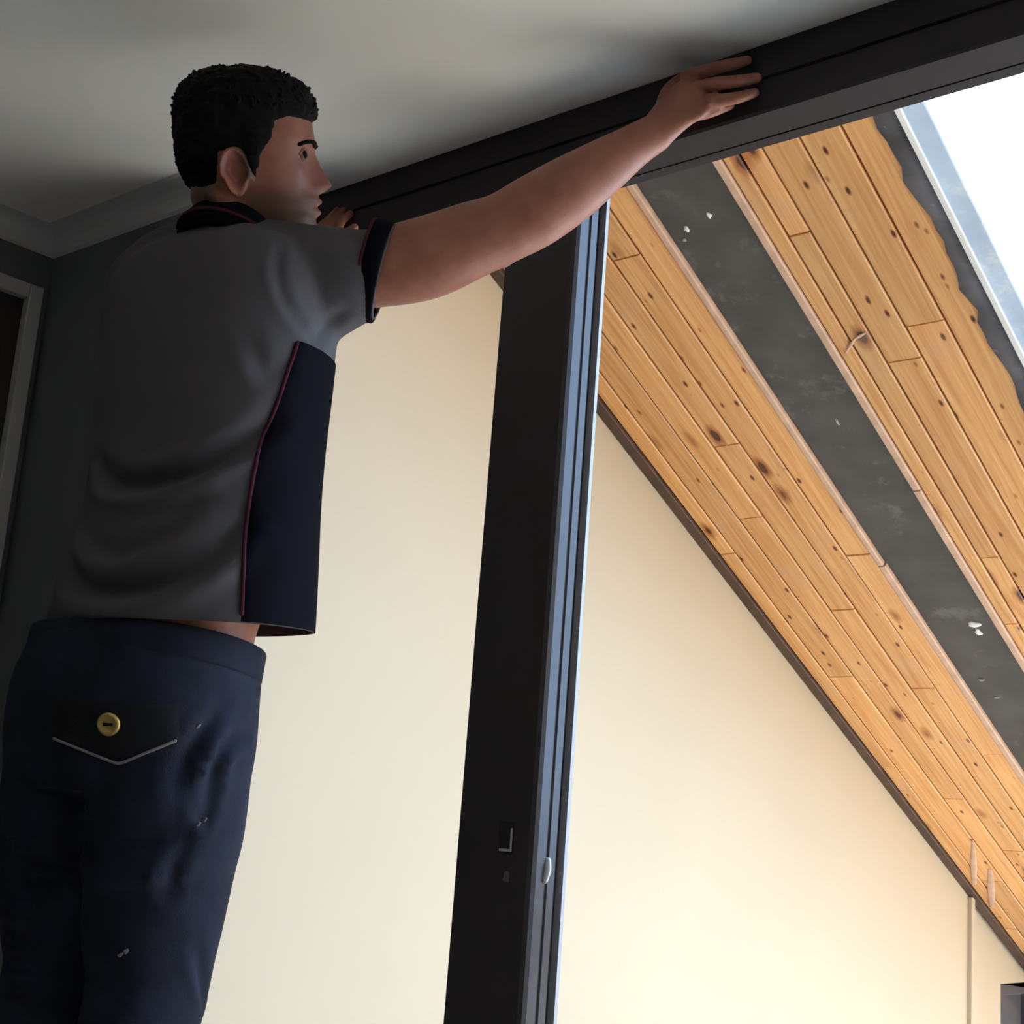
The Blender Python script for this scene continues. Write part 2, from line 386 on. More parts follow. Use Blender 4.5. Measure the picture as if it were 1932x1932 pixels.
box('blind', (WR_-.075, V0+.05, VZ0+.05), (WR_-.068, V1-.05, VZ1-.05), MT['blind'], w3)
box('pane', (WR_-.056, V0+.05, VZ0+.05), (WR_-.050, V1-.05, VZ1-.05), MT['glass'], w3)
bm = bmesh.new()
add_prism(bm, [(0, .15, LZ), (0, EY, LZ), (0, EY, rz(EY)+.02), (0, .15, rz(.15)+.02)], Vector((LX, 0, 0)), Vector((LX+.15, 0, 0)))
struct(from_bm('wall_lean_to_right', bm, MT['cream']))
W2X, W2Z = -2.00, .55
bm = bmesh.new()
add_box(bm, (EX-.15, EY, LZ), (W2X, EY+.12, rz(EY)))
add_box(bm, (W2X, EY, W2Z), (LX, EY+.12, rz(EY)))
add_box(bm, (W2X, EY, LZ), (LX, EY+.12, -.45))
add_box(bm, (2.2, EY, -.45), (LX, EY+.12, W2Z))
struct(from_bm('wall_eaves', bm, MT['cream']))
bm = bmesh.new()
add_box(bm, (JX-.1, .10, CZ-.02), (RX+.1, .15, RZ0+.1)); struct(from_bm('wall_over_opening', bm, MT['cream']))
struct(box('wall_step', (EX-.15, .02, LZ), (LX, .15, -.001), MT['cream']))
# corner bead
bm = bmesh.new(); add_box(bm, (EX-.02, BDY-.030, LZ), (EX+.018, BDY+.002, rz(BDY)), .004); struct(from_bm('trim_3', bm, MT['cream']))
# far window
w2 = bpy.data.objects.new('window_2', None); col.objects.link(w2); w2.location = (0, EY, -.45); struct(w2); bpy.context.view_layer.update()
bm = bmesh.new()
add_box(bm, (W2X, EY+.01, W2Z-.08), (2.2, EY+.09, W2Z), .004); add_box(bm, (W2X, EY+.01, -.45), (2.2, EY+.09, -.37), .004)
for x in (W2X, -.75, .7, 2.1): add_box(bm, (x, EY+.01, -.40), (x+.10, EY+.09, W2Z-.05), .004)
from_bm('window_frame', bm, MT['win_frame'], w2)
for x0, x1 in ((W2X+.1, -.75), (-.65, .7), (.8, 2.1)): box('pane', (x0, EY+.045, -.37), (x1, EY+.051, W2Z-.08), MT['glass'], w2)

# sloping roof: local x = world X, local y runs down the slope, local z = out of the roof (upwards)
RM = Matrix.Translation((0, RY0, RZ0)) @ Matrix.Rotation(-RAKE, 4, 'X')
SL = (EY-RY0)/math.cos(RAKE)          # slope length to the eaves wall
GX0, GX1 = -1.103, 2.4                # rooflight glass, left and right
GY0, GY1 = .12, 4.2
bm = bmesh.new()
add_box(bm, (EX-.15, -.05, .040), (GX0-.10, SL+.2, .09), mtx=RM)
add_box(bm, (GX0-.03, -.05, .040), (GX1, GY0, .14), mtx=RM)
add_box(bm, (GX0-.03, GY1, .040), (GX1, SL+.2, .14), mtx=RM)
add_box(bm, (GX1, -.05, .040), (LX+.15, SL+.2, .14), mtx=RM)
roof = struct(from_bm('roof', bm, MT['deck']))
bpy.context.view_layer.update()
def board(x0, x1, y0, y1, name='board', m='pine', z0=0.0, z1=.019, bev=.0032, parent=roof):
    """one board as an object whose own axes follow the roof slope"""
    hx, hy = (x1-x0)/2, (y1-y0)/2
    bm = bmesh.new()
    vs_ = [bm.verts.new((sx*hx, sy*hy, z)) for z in (z1,) for sx, sy in ((-1, -1), (1, -1), (1, 1), (-1, 1))]
    lo = [bm.verts.new((sx*hx, sy*hy, z0+bev)) for sx, sy in ((-1, -1), (1, -1), (1, 1), (-1, 1))]
    lw = [bm.verts.new((sx*(hx-bev), sy*(hy-bev*.5), z0)) for sx, sy in ((-1, -1), (1, -1), (1, 1), (-1, 1))]
    bm.faces.new(vs_); bm.faces.new(lw[::-1])
    for a, b in ((vs_, lo), (lo, lw)):
        for i in range(4): bm.faces.new((a[i], a[(i+1) % 4], b[(i+1) % 4], b[i]))
    bmesh.ops.recalc_face_normals(bm, faces=bm.faces[:])
    me = bpy.data.meshes.new(name); bm.to_mesh(me); bm.free(); me.materials.append(MT[m])
    o = bpy.data.objects.new(name, me); col.objects.link(o); o.parent = parent
    o.matrix_world = RM @ Matrix.Translation(((x0+x1)/2, (y0+y1)/2, 0))
    return o
def course(x0, x1, ymax, joints, dz=0):
    ys = [.0]+joints+[ymax]
    for a, b in zip(ys, ys[1:]): board(x0+.0022, x1-.0022, a+.001, b-.001, z0=dz+random.uniform(-.0012, .0012), z1=dz+.02)
# panel between the end wall and the steel rafter
edges1 = [EX+.036, -2.230, -2.140, -2.060, -1.978, -1.896, -1.818]
jts = [[1.9, 3.1, 4.3], [.9, 2.55, 3.9], [1.75, 3.3, 4.5], [1.45, 2.2, 3.65], [.78, 2.62, 4.1], [1.95, 3.0, 4.4]]
for (a, b), j in zip(zip(edges1, edges1[1:]), jts): course(a, b, SL, j)
board(-1.818, -1.800, 0, 2.0, 'edge_strip', 'pale_wood', -.004, .02); board(-1.818, -1.796, 2.004, SL, 'edge_strip', 'pale_wood', -.004, .02)
# panel between the rafter and the rooflight
edges2 = [-1.568, -1.525, -1.470, -1.382, -1.288, -1.165]
jts = [[2.3, 3.9], [.83, 2.0, 3.5], [1.25, 2.7, 4.2], [1.15, 2.4, 3.2], [1.9, 3.7]]
for (a, b), j in zip(zip(edges2, edges2[1:]), jts): course(a, b, SL, j)
board(-1.590, -1.568, 0, 1.7, 'edge_strip', 'pale_wood', -.006, .02); board(-1.591, -1.568, 1.703, SL, 'edge_strip', 'pale_wood', -.006, .02)
for i in range(7):   # the slope beyond the rooflight
    course(GX1+.03+i*.088, GX1+.03+(i+1)*.088, SL, [random.uniform(.8, 2.8)])
for i in range(4): 
    board(GX0+.0, GX1, GY1+.01+i*.09, GY1+.01+(i+1)*.09-.003, z1=.02)
# steel rafter, set back between the boards
bm = bmesh.new(); add_box(bm, (-1.7985, 0, .010), (-1.5895, SL+.05, .045), mtx=RM)
rafter = from_bm('rafter', bm, MT['steel'], roof)
# brown strip along the end wall, its colour stands in for the shadow gap
bm = bmesh.new(); add_box(bm, (EX, 0, -.010), (EX+.036, SL, .02), .003, mtx=RM); from_bm('shadow_strip', bm, MT['shadow_line'], roof)
def on_roof(x, y, h=0.0):
    n = RM.to_3x3() @ Vector((0, 0, 1)); p0 = RM @ Vector((0, 0, h)); d = ray(x, y)
    return CAM + d*((p0-CAM).dot(n)/d.dot(n))
RMI = RM.inverted()
def blob(name, x, y, rx_, ry_, h, m, z=0.0, seed=0):
    """an irregular flat lump of filler stuck to the underside of the roof"""
    c = RMI @ on_roof(x, y, z); rnd = random.Random(seed)
    bm = bmesh.new(); n = 14; rings = []
    rr = [rnd.uniform(.6, 1.1) for _ in range(n)]
    for s, dz in ((1, 0), (.8, -h*.7), (.4, -h)):
        rings.append([RM @ Vector((c.x+math.cos(2*math.pi*i/n)*rx_*s*rr[i], c.y+math.sin(2*math.pi*i/n)*ry_*s*rr[i], z+.001+dz)) for i in range(n)])
    add_loft(bm, rings); return from_bm(name, bm, m, roof, True)
for i, (x, y, a, b) in enumerate([(1838, 1178, .022, .016), (1846, 1192, .012, .020), (1338, 405, .006, .012), (1296, 432, .007, .011), (1292, 452, .006, .007), (1852, 1282, .012, .006), (1880, 1315, .012, .005), (1580, 795, .004, .018)]):
    blob('plaster_splash', x, y, a, b, .006, MT['plaster'] if i < 4 else MT['seal'], .010, i)
for i, (x0, y0, x1, y1, w) in enumerate([(1836, 1590, 1838, 1668, .012), (1868, 1640, 1872, 1712, .014), (1596, 665, 1612, 640, .004), (1612, 640, 1632, 628, .004)]):
    a, b = on_roof(x0, y0, -.002), on_roof(x1, y1, -.002)
    bm = bmesh.new(); add_limb(bm, [(a, w*.5, .002), ((a+b)/2, w, .003), (b, w*.7, .002)], ref=RM.to_3x3() @ Vector((0, 0, 1)), n=10, k=4)
    from_bm('filler_streak', bm, MT['pale_wood'], roof, True)
# ragged dark mastic beside the rooflight
bm = bmesh.new(); ys = np.linspace(0, SL, 150); top, bot = [], []
for i, y in enumerate(ys):
    jag = .020*noise.noise(Vector((y*9, 1.3, 0))) + .012*noise.noise(Vector((y*31, 4.2, 0))) + .006*noise.noise(Vector((y*80, 7.7, 0)))
    xl = -1.214 + jag*1.15; xr = -1.158 + .004*noise.noise(Vector((y*12, 9, 0)))
    top.append((bm.verts.new(RM @ Vector((xl, y, .004))), bm.verts.new(RM @ Vector((xl+.004, y, -.004))), bm.verts.new(RM @ Vector((xr, y, -.006))), bm.verts.new(RM @ Vector((xr, y, .012)))))
for a, b in zip(top, top[1:]):
    for k in range(3): bm.faces.new((a[k], a[k+1], b[k+1], b[k]))
from_bm('mastic_strip', bm, MT['mastic'], roof, True)
# rooflight
w1 = bpy.data.objects.new('window_1', None); col.objects.link(w1); w1.location = RM @ Vector((GX0, GY0, 0)); struct(w1); bpy.context.view_layer.update()
bm = bmesh.new()
add_box(bm, (-1.160, GY0-.1, -.012), (GX0, GY1+.06, .03), .004, mtx=RM)
add_box(bm, (GX1, GY0-.1, -.012), (GX1+.03, GY1+.06, .16), .004, mtx=RM)
add_box(bm, (GX0, GY0-.1, -.012), (GX1, GY0-.04, .16), .004, mtx=RM)
add_box(bm, (GX0, GY1, -.012), (GX1, GY1+.06, .16), .004, mtx=RM)
from_bm('window_frame', bm, MT['rl_frame'], w1)
box('frame_lip', (-1.164, GY0-.1, -.018), (-1.150, GY1+.06, -.010), MT['plaster'], w1, .002, RM)
for k, x in enumerate((.06, 1.22)): box('glazing_bar', (x, GY0-.04, -.005), (x+.05, GY1, .05), MT['rl_frame'], w1, .004, RM)
for x0, x1 in ((GX0, .06), (.11, 1.22), (1.27, GX1)): box('pane', (x0, GY0-.04, .012), (x1, GY1, .018), MT['glass'], w1, 0, RM)

# ------------------------------------------------------------------ the person
TR = Vector((math.cos(math.radians(12)), math.sin(math.radians(12)), 0))      # his right
TF = Vector((-math.sin(math.radians(12)), math.cos(math.radians(12)), 0))     # his front
ZZ = Vector((0, 0, 1))
def tring(c, a, b, n=40, e=.86, tilt=0.0, bf=1.0):
    out = []
    for i in range(n):
        t = 2*math.pi*i/n; cx, sx = math.cos(t), math.sin(t)
        x = a*math.copysign(abs(cx)**e, cx); y = b*math.copysign(abs(sx)**e, sx)*(bf if sx > 0 else 1)
        out.append(c + TR*x + TF*y + ZZ*(tilt*y))
    return out
# torso stations: pixel x, pixel y, depth, half width, half depth
TORSO = [(318, 1320, 2.07, .210, .148), (338, 1185, 2.08, .207, .146), (362, 1050, 2.100, .196, .136), (380, 950, 2.120, .186, .130), (390, 850, 2.140, .186, .130),
         (398, 750, 2.160, .192, .131), (407, 650, 2.185, .198, .130), (414, 580, 2.20, .200, .124), (420, 530, 2.212, .190, .114), (427, 490, 2.222, .160, .098), (434, 474, 2.227, .124, .084), (441, 450, 2.23, .086, .070)]
def torso_rings(s=1.0, rows=TORSO):
    data = catmull([list(P(x, y, d))+[a, b] for x, y, d, a, b in rows], 4)
    return [tring(Vector(d[:3]), d[3]*s, d[4]*s) for d in data]
SH = P(600, 518, 2.15); EL = P(948, 436, 2.165); WR = onY(1238, 250, -.070)
SHL = P(414, 540, 2.215) - TR*.170
HL = onY(622, 446, -.030)
_m = (SHL+HL)/2; ELL = _m + Vector((0, 0, -1))*.10 + TF*.02 - TR*.09

# --- shirt
bm = bmesh.new()
add_loft(bm, torso_rings())
add_limb(bm, [(P(500, 560, 2.19), .075, .100), (P(585, 540, 2.165), .072, .098), (P(650, 525, 2.155), .070, .080), (P(705, 514, 2.156), .064, .0655), (P(765, 498, 2.158), .062, .063)], n=24)
add_limb(bm, [(P(390, 545, 2.22), .07, .085), (SHL+TR*.03, .075, .088), (SHL.lerp(ELL, .35), .068, .07), (SHL.lerp(ELL, .65), .066, .066)], n=24)
# trapezius towards the neck
add_limb(bm, [(P(585, 480, 2.165), .045, .045), (P(525, 472, 2.19), .05, .045), (P(450, 470, 2.225), .05, .05)], n=16)
add_limb(bm, [(SHL+ZZ*.03, .05, .05), (P(330, 485, 2.255), .055, .05), (P(420, 470, 2.23), .05, .05)], n=16)
shirt_me = remesh(bm, .006, 12)
def bvh_of(me): 
    return BVHTree.FromPolygons([v.co.copy() for v in me.vertices], [tuple(p.vertices) for p in me.polygons])
def hit(bvh, x, y):
    loc, nor, i, d = bvh.ray_cast(CAM, ray(x, y).normalized()); return (loc, nor)
bv = bvh_of(shirt_me)
def crease(me, bv, px, amp, sig, ridge=.8, gap=1.9, taper=True):
    """press a fold into the cloth along a line on its surface, with a roll of cloth beside it"""
    pts = [hit(bv, x, y) for x, y in px]; pts = [p for p in pts if p[0] is not None]
    if len(pts) < 2: return
    sm = catmull([list(p[0]) for p in pts], 6); sm = np.array(sm)
    n = len(me.vertices); co = np.empty(n*3); me.vertices.foreach_get('co', co); co = co.reshape(-1, 3)
    no = np.empty(n*3); me.vertices.foreach_get('normal', no); no = no.reshape(-1, 3)
    d2 = ((co[:, None, :]-sm[None])**2).sum(2); j = d2.argmin(1); d = np.sqrt(d2[np.arange(n), j])
    w = np.sin(np.pi*np.clip((j+1)/(len(sm)+1), 0, 1))**.6 if taper else np.ones(n)
    below = (co[:, 2]-sm[j, 2] < 0)
    dd = -amp*np.exp(-(d/sig)**2) + ridge*amp*np.exp(-((d-gap*sig)/sig)**2)*np.where(below, 1.0, .35)
    co += no*(dd*w)[:, None]
    me.vertices.foreach_set('co', co.ravel()); me.update()
F1 = [(186, 868), (205, 900), (250, 915), (330, 898), (400, 868), (460, 832), (520, 790)]
F2 = [(128, 1075), (165, 1105), (240, 1112), (330, 1085), (400, 1045), (455, 985)]
F3 = [(160, 985), (185, 1035), (230, 1045), (300, 1005), (360, 955)]
for f_, a_, s_ in ((F1, .019, .015), (F2, .019, .017), (F3, .008, .014),
                   ([(530, 455), (524, 510), (540, 570), (575, 625)], .003, .009),
                   ([(470, 640), (500, 700), (535, 690)], .004, .014),
                   ([(590, 640), (620, 610), (655, 585)], .005, .011),
                   ([(430, 900), (470, 870), (520, 840)], .005, .012),
                   ([(300, 700), (380, 680), (470, 640)], .003, .020)):
    crease(shirt_me, bv, f_, a_, s_)
bm = bmesh.new(); bm.from_mesh(shirt_me)
# open hem, cuffs and neck
hemc = P(343, 1186, 2.085); HT = -.07
bmesh.ops.bisect_plane(bm, geom=bm.verts[:]+bm.edges[:]+bm.faces[:], plane_co=hemc, plane_no=(ZZ + TF*HT).normalized(), clear_inner=True)
def cut_local(bm, center, rad, co, no):
    fs = [f for f in bm.faces if (f.calc_center_median()-center).length < rad]
    g = set(fs); 
    for f in fs: g.update(f.edges); g.update(f.verts)
    bmesh.ops.bisect_plane(bm, geom=list(g), plane_co=co, plane_no=no, clear_outer=True)
armdir = (EL-SH).normalized()
cuffc = P(728, 510, 2.156)
cuffn = (P(770, 516, 2.156) - P(728, 506, 2.156)).normalized()
cut_local(bm, P(790, 500, 2.158), .14, cuffc, cuffn)
cl_c = SHL.lerp(ELL, .62); cut_local(bm, SHL.lerp(ELL, .8), .12, cl_c, (ELL-SHL).normalized())
shirt_me.clear_geometry(); bm.to_mesh(shirt_me); bm.free(); shirt_me.update()
bv = bvh_of(shirt_me)

# --- body: one continuous skin mesh (head, neck, trunk, arms, hands)
hu_ = (CU - fw*.14).normalized()
HF = (CR*math.cos(math.radians(5)) + fw*math.sin(math.radians(5)))
HU = (hu_ - HF*hu_.dot(HF)).normalized()
# tip the head back a little so that he looks up along the rail
_vertical = HU; ang = math.radians(0)
HLft = HU.cross(HF).normalized()
HO = P(470, 300, 2.215); HS = .000820   # head units: one pixel of the photo
def H(x, y, z): return HO + HF*(x*HS) + HLft*(y*HS) + HU*(z*HS)
#        z,   front, back, halfwidth
HEAD = [(152, 5, -25, 12), (148, 35, -60, 36), (138, 66, -92, 58), (120, 94, -112, 76), (95, 111, -124, 88), (65, 119, -129, 93), (32, 124, -129, 95), (14, 119, -128, 94), (-10, 116, -124, 92), (-35, 117, -116, 89),
        (-55, 121, -104, 84), (-66, 127, -92, 80), (-76, 133, -78, 77), (-88, 129, -58, 73), (-98, 131, -44, 69), (-110, 123, -28, 63), (-124, 124, -5, 54), (-137, 114, 25, 40), (-146, 96, 48, 24), (-150, 82, 62, 8)]
def head_pt(z, t, off=0.0):
    """surface point of the head at height z and angle t (0 = face), off = extra pixels outward"""
    zs = [r[0] for r in HEAD][::-1]
    xf, xb, w = (np.interp(z, zs, [r[k] for r in HEAD][::-1]) for k in (1, 2, 3))
    xc = np.clip(-8, xb+.25*(xf-xb), xf-.25*(xf-xb)) + 0.0
    c, s = math.cos(t), math.sin(t)
    e = .80 if c > 0 else .95
    x = xc + ((xf-xc) if c > 0 else (xc-xb))*math.copysign(abs(c)**e, c)
    y = w*math.copysign(abs(s)**.92, s)
    g = lambda v, m, sd: math.exp(-((v-m)/sd)**2)
    if c > -.2:
        # nose
        nb = np.interp(z, [-68, -64, -58, -48, -40, -20, 0, 14, 26], [0, 2, 20, 38, 36, 25, 13, 5, 0])
        sd = np.interp(z, [-64, -50, -30, 10], [19, 17, 12, 10])
        x += nb*g(y, 0, sd)
        x += 7*g(abs(y), 20, 8)*g(z, -54, 9)                      # nostril wings
        x -= 13*g(abs(y), 36, 17)*g(z, 6, 15)                     # eye sockets
        x += 5*g(abs(y), 36, 20)*g(z, 32, 9)                      # brow ridge
        x += 5*g(abs(y), 60, 18)*g(z, -22, 18)                    # cheekbones
        x -= 5*g(abs(y), 52, 16)*g(z, -72, 20)                    # hollow cheeks
        lip = g(abs(y), 0, 26)
        x += (5*g(z, -77, 6) + 5*g(z, -98, 6) - 7*g(z, -87, 3.5))*lip
        x += 5*g(y, 0, 24)*g(z, -126, 10)                         # chin
    return x, y, z
bm = bmesh.new(); rings = []
zz_ = np.concatenate([np.linspace(152, 40, 26), np.linspace(37, -112, 62), np.linspace(-115, -150, 12)])
for z in zz_:
    rings.append([H(*head_pt(z, 2*math.pi*i/96)) for i in range(96)])
add_loft(bm, rings)
# ears
for sgn in (-1, 1):
    def E(u, v, n): return H(-16 + u*.98 - .10*v, sgn*(86 + n + (12 if u < 0 else 0)*abs(u)/26 + 0.10*abs(v)), -33 + v)
    prof_r = [0.02, .25, .45, .6, .72, .84, .93, 1.0, .98, .8]; prof_n = [-6, -6, -3, 8, 11, 15, 16, 9, 2, -6]
    rr = []
    for q, nn in zip(prof_r, prof_n):
        ring = []
        for i in range(32):
            t = 2*math.pi*i/32
            wdt = 29 if math.sin(t) > -.2 else 22
            ring.append(E(q*wdt*math.cos(t), q*(44 if math.sin(t) > 0 else 46)*math.sin(t), nn - (5*math.cos(t) if q > .5 else 0)))
        rr.append(ring)
    add_loft(bm, rr)
    add_limb(bm, [(H(7, sgn*84, -50), .006, .004), (H(8, sgn*90, -38), .006, .005)], n=10, k=2)
# neck
add_limb(bm, [(P(440, 500, 2.228), .060, .062), (P(441, 450, 2.226), .058, .062), (H(-30, 0, -105), .056, .061), (H(-38, 0, -60), .058, .064)], ref=TF, n=28)
add_limb(bm, [(P(500, 452, 2.20), .02, .02), (H(-5, -52, -120), .018, .018), (H(-55, -70, -70), .016, .016)], n=12)   # neck muscle
# trunk inside the shirt, hips inside the trousers
add_loft(bm, torso_rings(.80, [(250, 1460, 2.05, .199, .145), (262, 1330, 2.06, .198, .146), (276, 1225, 2.07, .200, .146), (306, 1150, 2.085, .194, .140)] + TORSO[2:]))
# right arm
ad = (WR-EL).normalized()
add_limb(bm, [(P(560, 540, 2.17), .048, .050), (SH, .050, .055), (P(700, 508, 2.155), .053, .059), (P(800, 488, 2.16), .055, .0635), (P(890, 453, 2.163), .051, .0585), (P(950, 430, 2.165), .047, .0545),
              (P(1010, 398, 2.170), .048, .0560), (P(1075, 357, 2.175), .045, .0520), (P(1140, 313, 2.182), .038, .0425), (P(1195, 276, 2.189), .030, .0335), (WR, .024, .0300)], n=28)
add_limb(bm, [(P(922, 484, 2.163), .013, .013), (P(945, 487, 2.163), .017, .017), (P(966, 474, 2.165), .013, .013)], n=12, k=3)   # elbow point
# right hand flat on the rail
def hp(x, y, Y): return onY(x, y, Y)
add_limb(bm, [(WR, .0225, .030), (hp(1258, 228, -.060), .021, .034), (hp(1283, 202, -.052), .019, .0405), (hp(1305, 187, -.046), .017, .0420), (hp(1322, 177, -.040), .0135, .0385)], n=24, ref=(hp(1270, 160, -.05)-hp(1320, 235, -.05)))
fing = [[(1296, 146, -.042, 0.0116), (1330, 134, -.040, 0.0110), (1365, 125, -.030, 0.0101), (1392, 119, -.019, 0.0094), (1410, 114, -.012, 0.0081)],
        [(1318, 166, -.044, 0.0119), (1352, 158, -.044, 0.0112), (1388, 154, -.033, 0.0103), (1412, 150, -.020, 0.0095), (1428, 147, -.012, 0.0083)],
        [(1318, 192, -.042, 0.0114), (1350, 190, -.041, 0.0108), (1384, 186, -.031, 0.0099), (1408, 180, -.019, 0.0090), (1424, 175, -.012, 0.0079)],
        [(1302, 216, -.040, 0.0106), (1325, 215, -.038, 0.0099), (1348, 209, -.028, 0.0090), (1366, 203, -.018, 0.0081), (1378, 199, -.012, 0.0073)],
        [(1252, 196, -.042, .0132), (1262, 172, -.036, .0125), (1284, 152, -.028, .0112), (1308, 142, -.020, .0100), (1326, 139, -.014, .0086)]]
for f_ in fing:
    add_limb(bm, [(hp(x, y, Y), r, r*.95) for x, y, Y, r in f_], n=14, k=5)
for x, y, Y in ((1320, 137, -.046), (1338, 160, -.051), (1338, 190, -.048), (1318, 214, -.044)):      # knuckles
    add_limb(bm, [(hp(x-6, y+1, Y), .007, .007), (hp(x+4, y, Y), .007, .007)], n=10, k=2)
# left arm and hand, reaching up to the rail in front of him
add_limb(bm, [(SHL+TR*.04, .046, .048), (SHL, .048, .05), (SHL.lerp(ELL, .5), .050, .052), (ELL, .047, .05), (ELL.lerp(HL, .35), .045, .047), (ELL.lerp(HL, .75), .032, .034), (ELL.lerp(HL, .92)+Vector((0, -.02, 0)), .024, .03)], n=24)
wl = ELL.lerp(HL, .92)+Vector((0, -.02, 0)); kd = (HL-wl).normalized()
lh = HL + Vector((0, -.008, 0)); side = Vector((1, 0, 0))
add_limb(bm, [(wl, .024, .03), (wl.lerp(lh, .5), .030, .022), (lh, .036, .017)], ref=Vector((0, -1, 0)), n=18)
for k, (dx, ln) in enumerate(((-.030, .052), (-.010, .064), (.010, .060), (.029, .048))):
    b0 = lh + side*dx; up = Vector((dx*.15, 0, 1))
    top_z = CZ-.012
    p2 = b0 + up*ln; p2.z = min(p2.z, top_z); p2.y = -.010
    add_limb(bm, [(b0, .0095, .009), (b0.lerp(p2, .5)+Vector((0, -.006, 0)), .0088, .0085), (p2, .0072, .007)], n=12, k=4)
add_limb(bm, [(wl.lerp(lh, .45)+side*.02, .012, .012), (lh+side*.045+Vector((0, 0, -.012)), .0105, .0105), (lh+side*.066+Vector((0, .010, .004)), .0085, .008)], n=12, k=4)
body_me = remesh(bm, .0027, 5, .45)
body_me.materials.append(MT['skin'])
body = link('person', body_me, None, None, True)
tag(body, 'man in grey polo shirt and navy work trousers reaching one arm to the rail', 'person')
n = len(body_me.vertices); co = np.empty(n*3); body_me.vertices.foreach_get('co', co); co = co.reshape(-1, 3)
rel = (co-np.array(HO))/HS
hx, hy, hz = rel@np.array(HF), rel@np.array(HLft), rel@np.array(HU)
sst = lambda v, a, b: np.clip((v-a)/(b-a), 0, 1)**2*(3-2*np.clip((v-a)/(b-a), 0, 1))
stub = sst(-hz, 45, 80)*sst(-hz, -400, 160)*sst(hx, -15, 15)*(1-sst(-hz, 140, 165))
stub *= 1-.9*np.exp(-((hz+88)/13)**2)*np.exp(-(hy/28)**2)*(hx > 95)
stub = np.clip(stub, 0, 1)*.62*(np.abs(hy) < 100)*(hz > -170)
side_hair = sst(hx, -20, -2)*(1-sst(hx, 8, 24))*sst(hz, -62, -30)*(1-sst(hz, 20, 60))*(np.abs(hy) > 60)
stub = np.maximum(stub, .95*side_hair)
stub = np.maximum(stub, .8*(1-sst(hx, -70, -40))*sst(hz, -125, -70)*(np.abs(rel).max(1) < 200))
blush = .8*np.exp(-((hz+22)/42)**2)*np.exp(-((hx+30)/26)**2)*(np.abs(hy) > 86) + .5*np.exp(-((hz+48)/16)**2)*np.exp(-(hy/26)**2)*(hx > 110)
blush += .9*np.exp(-((hz+87)/10)**2)*np.exp(-(hy/26)**2)*(hx > 105)
for nm, arr in (('stubble', stub), ('blush', np.clip(blush, 0, 1))):
    a = body_me.attributes.new(nm, 'FLOAT', 'POINT'); a.data.foreach_set('value', arr.astype(np.float32))
bvb = bvh_of(body_me)

# --- hair
def hair_t(x, y, z):
    """hair thickness in pixels over the head point, negative where there is no hair"""
    front = np.interp(x, [-140, -56, -47, -4, 5, 22, 29, 48, 56, 80, 130], [-95, -84, 4, 10, -38, -40, 0, 28, 62, 72, 68])
    if abs(y) < 55: front = max(front, np.interp(x, [40, 60], [-95, 66])) if x > 40 else min(front, -95 if x < -60 else front)
    d = z-front
    if d < -6: return -7
    base = np.interp(d, [-6, 0, 8, 30, 70], [-7, .6, 3.5, 7, 11])
    top = np.interp(z, [60, 110, 150], [0, 6, 6])
    quiff = 9*math.exp(-((x-98)/34)**2)*np.interp(z, [50, 80, 150], [0, 1, .5])*(1 if abs(y) < 90 else 0)
    return base + (top + quiff if d > 4 else 0)
rings = []
for z in np.concatenate([np.linspace(152, -100, 110)]):
    ring = []
    for i in range(150):
        t = 2*math.pi*i/150
        x, y, z_ = head_pt(z, t)
        th = hair_t(x, y, z_)
        if th > 0:
            q = Vector((x, y, z_))
            th += (4.2*noise.noise(q*.055) + 3.2*noise.noise(q*.13) + 2.0*noise.noise(q*.28))*min(1, th/9)
        nv = Vector((x+8, y, max(0, z_-20)*1.0)).normalized()
        ring.append(H(x+nv.x*th, y+nv.y*th, z_+nv.z*th))
    rings.append(ring)
bm = bmesh.new(); add_loft(bm, rings)
hair = from_bm('hair', bm, MT['hair'], body, True)
tag(hair, 'short black wavy hair, faded at the sides')
# curls along the front and top
bm = bmesh.new(); rnd = random.Random(3)
for k in range(230):
    z = rnd.uniform(72, 151); t = rnd.uniform(-math.pi, math.pi)
    x, y, z_ = head_pt(z, t); th = hair_t(x, y, z_)
    if th < 6: continue
    nv = Vector((x+8, y, max(0, z_-20))).normalized(); tv = nv.cross(Vector((rnd.uniform(-1, 1), rnd.uniform(-1, 1), rnd.uniform(-1, 1)))).normalized()
    c = Vector((x, y, z_)) + nv*(th-3)
    L_ = rnd.uniform(7, 15); r_ = rnd.uniform(2.2, 4.2)*HS
    p = [c-tv*L_*.6, c+nv*rnd.uniform(2, 6), c+tv*L_*.6-nv*1]
    add_limb(bm, [(H(*p[0]), r_*.5, r_*.5), (H(*p[1]), r_, r_), (H(*p[2]), r_*.4, r_*.4)], n=7, k=2, ref=Vector((.3, .5, .8)))
from_bm('curls', bm, MT['hair'], hair, True)
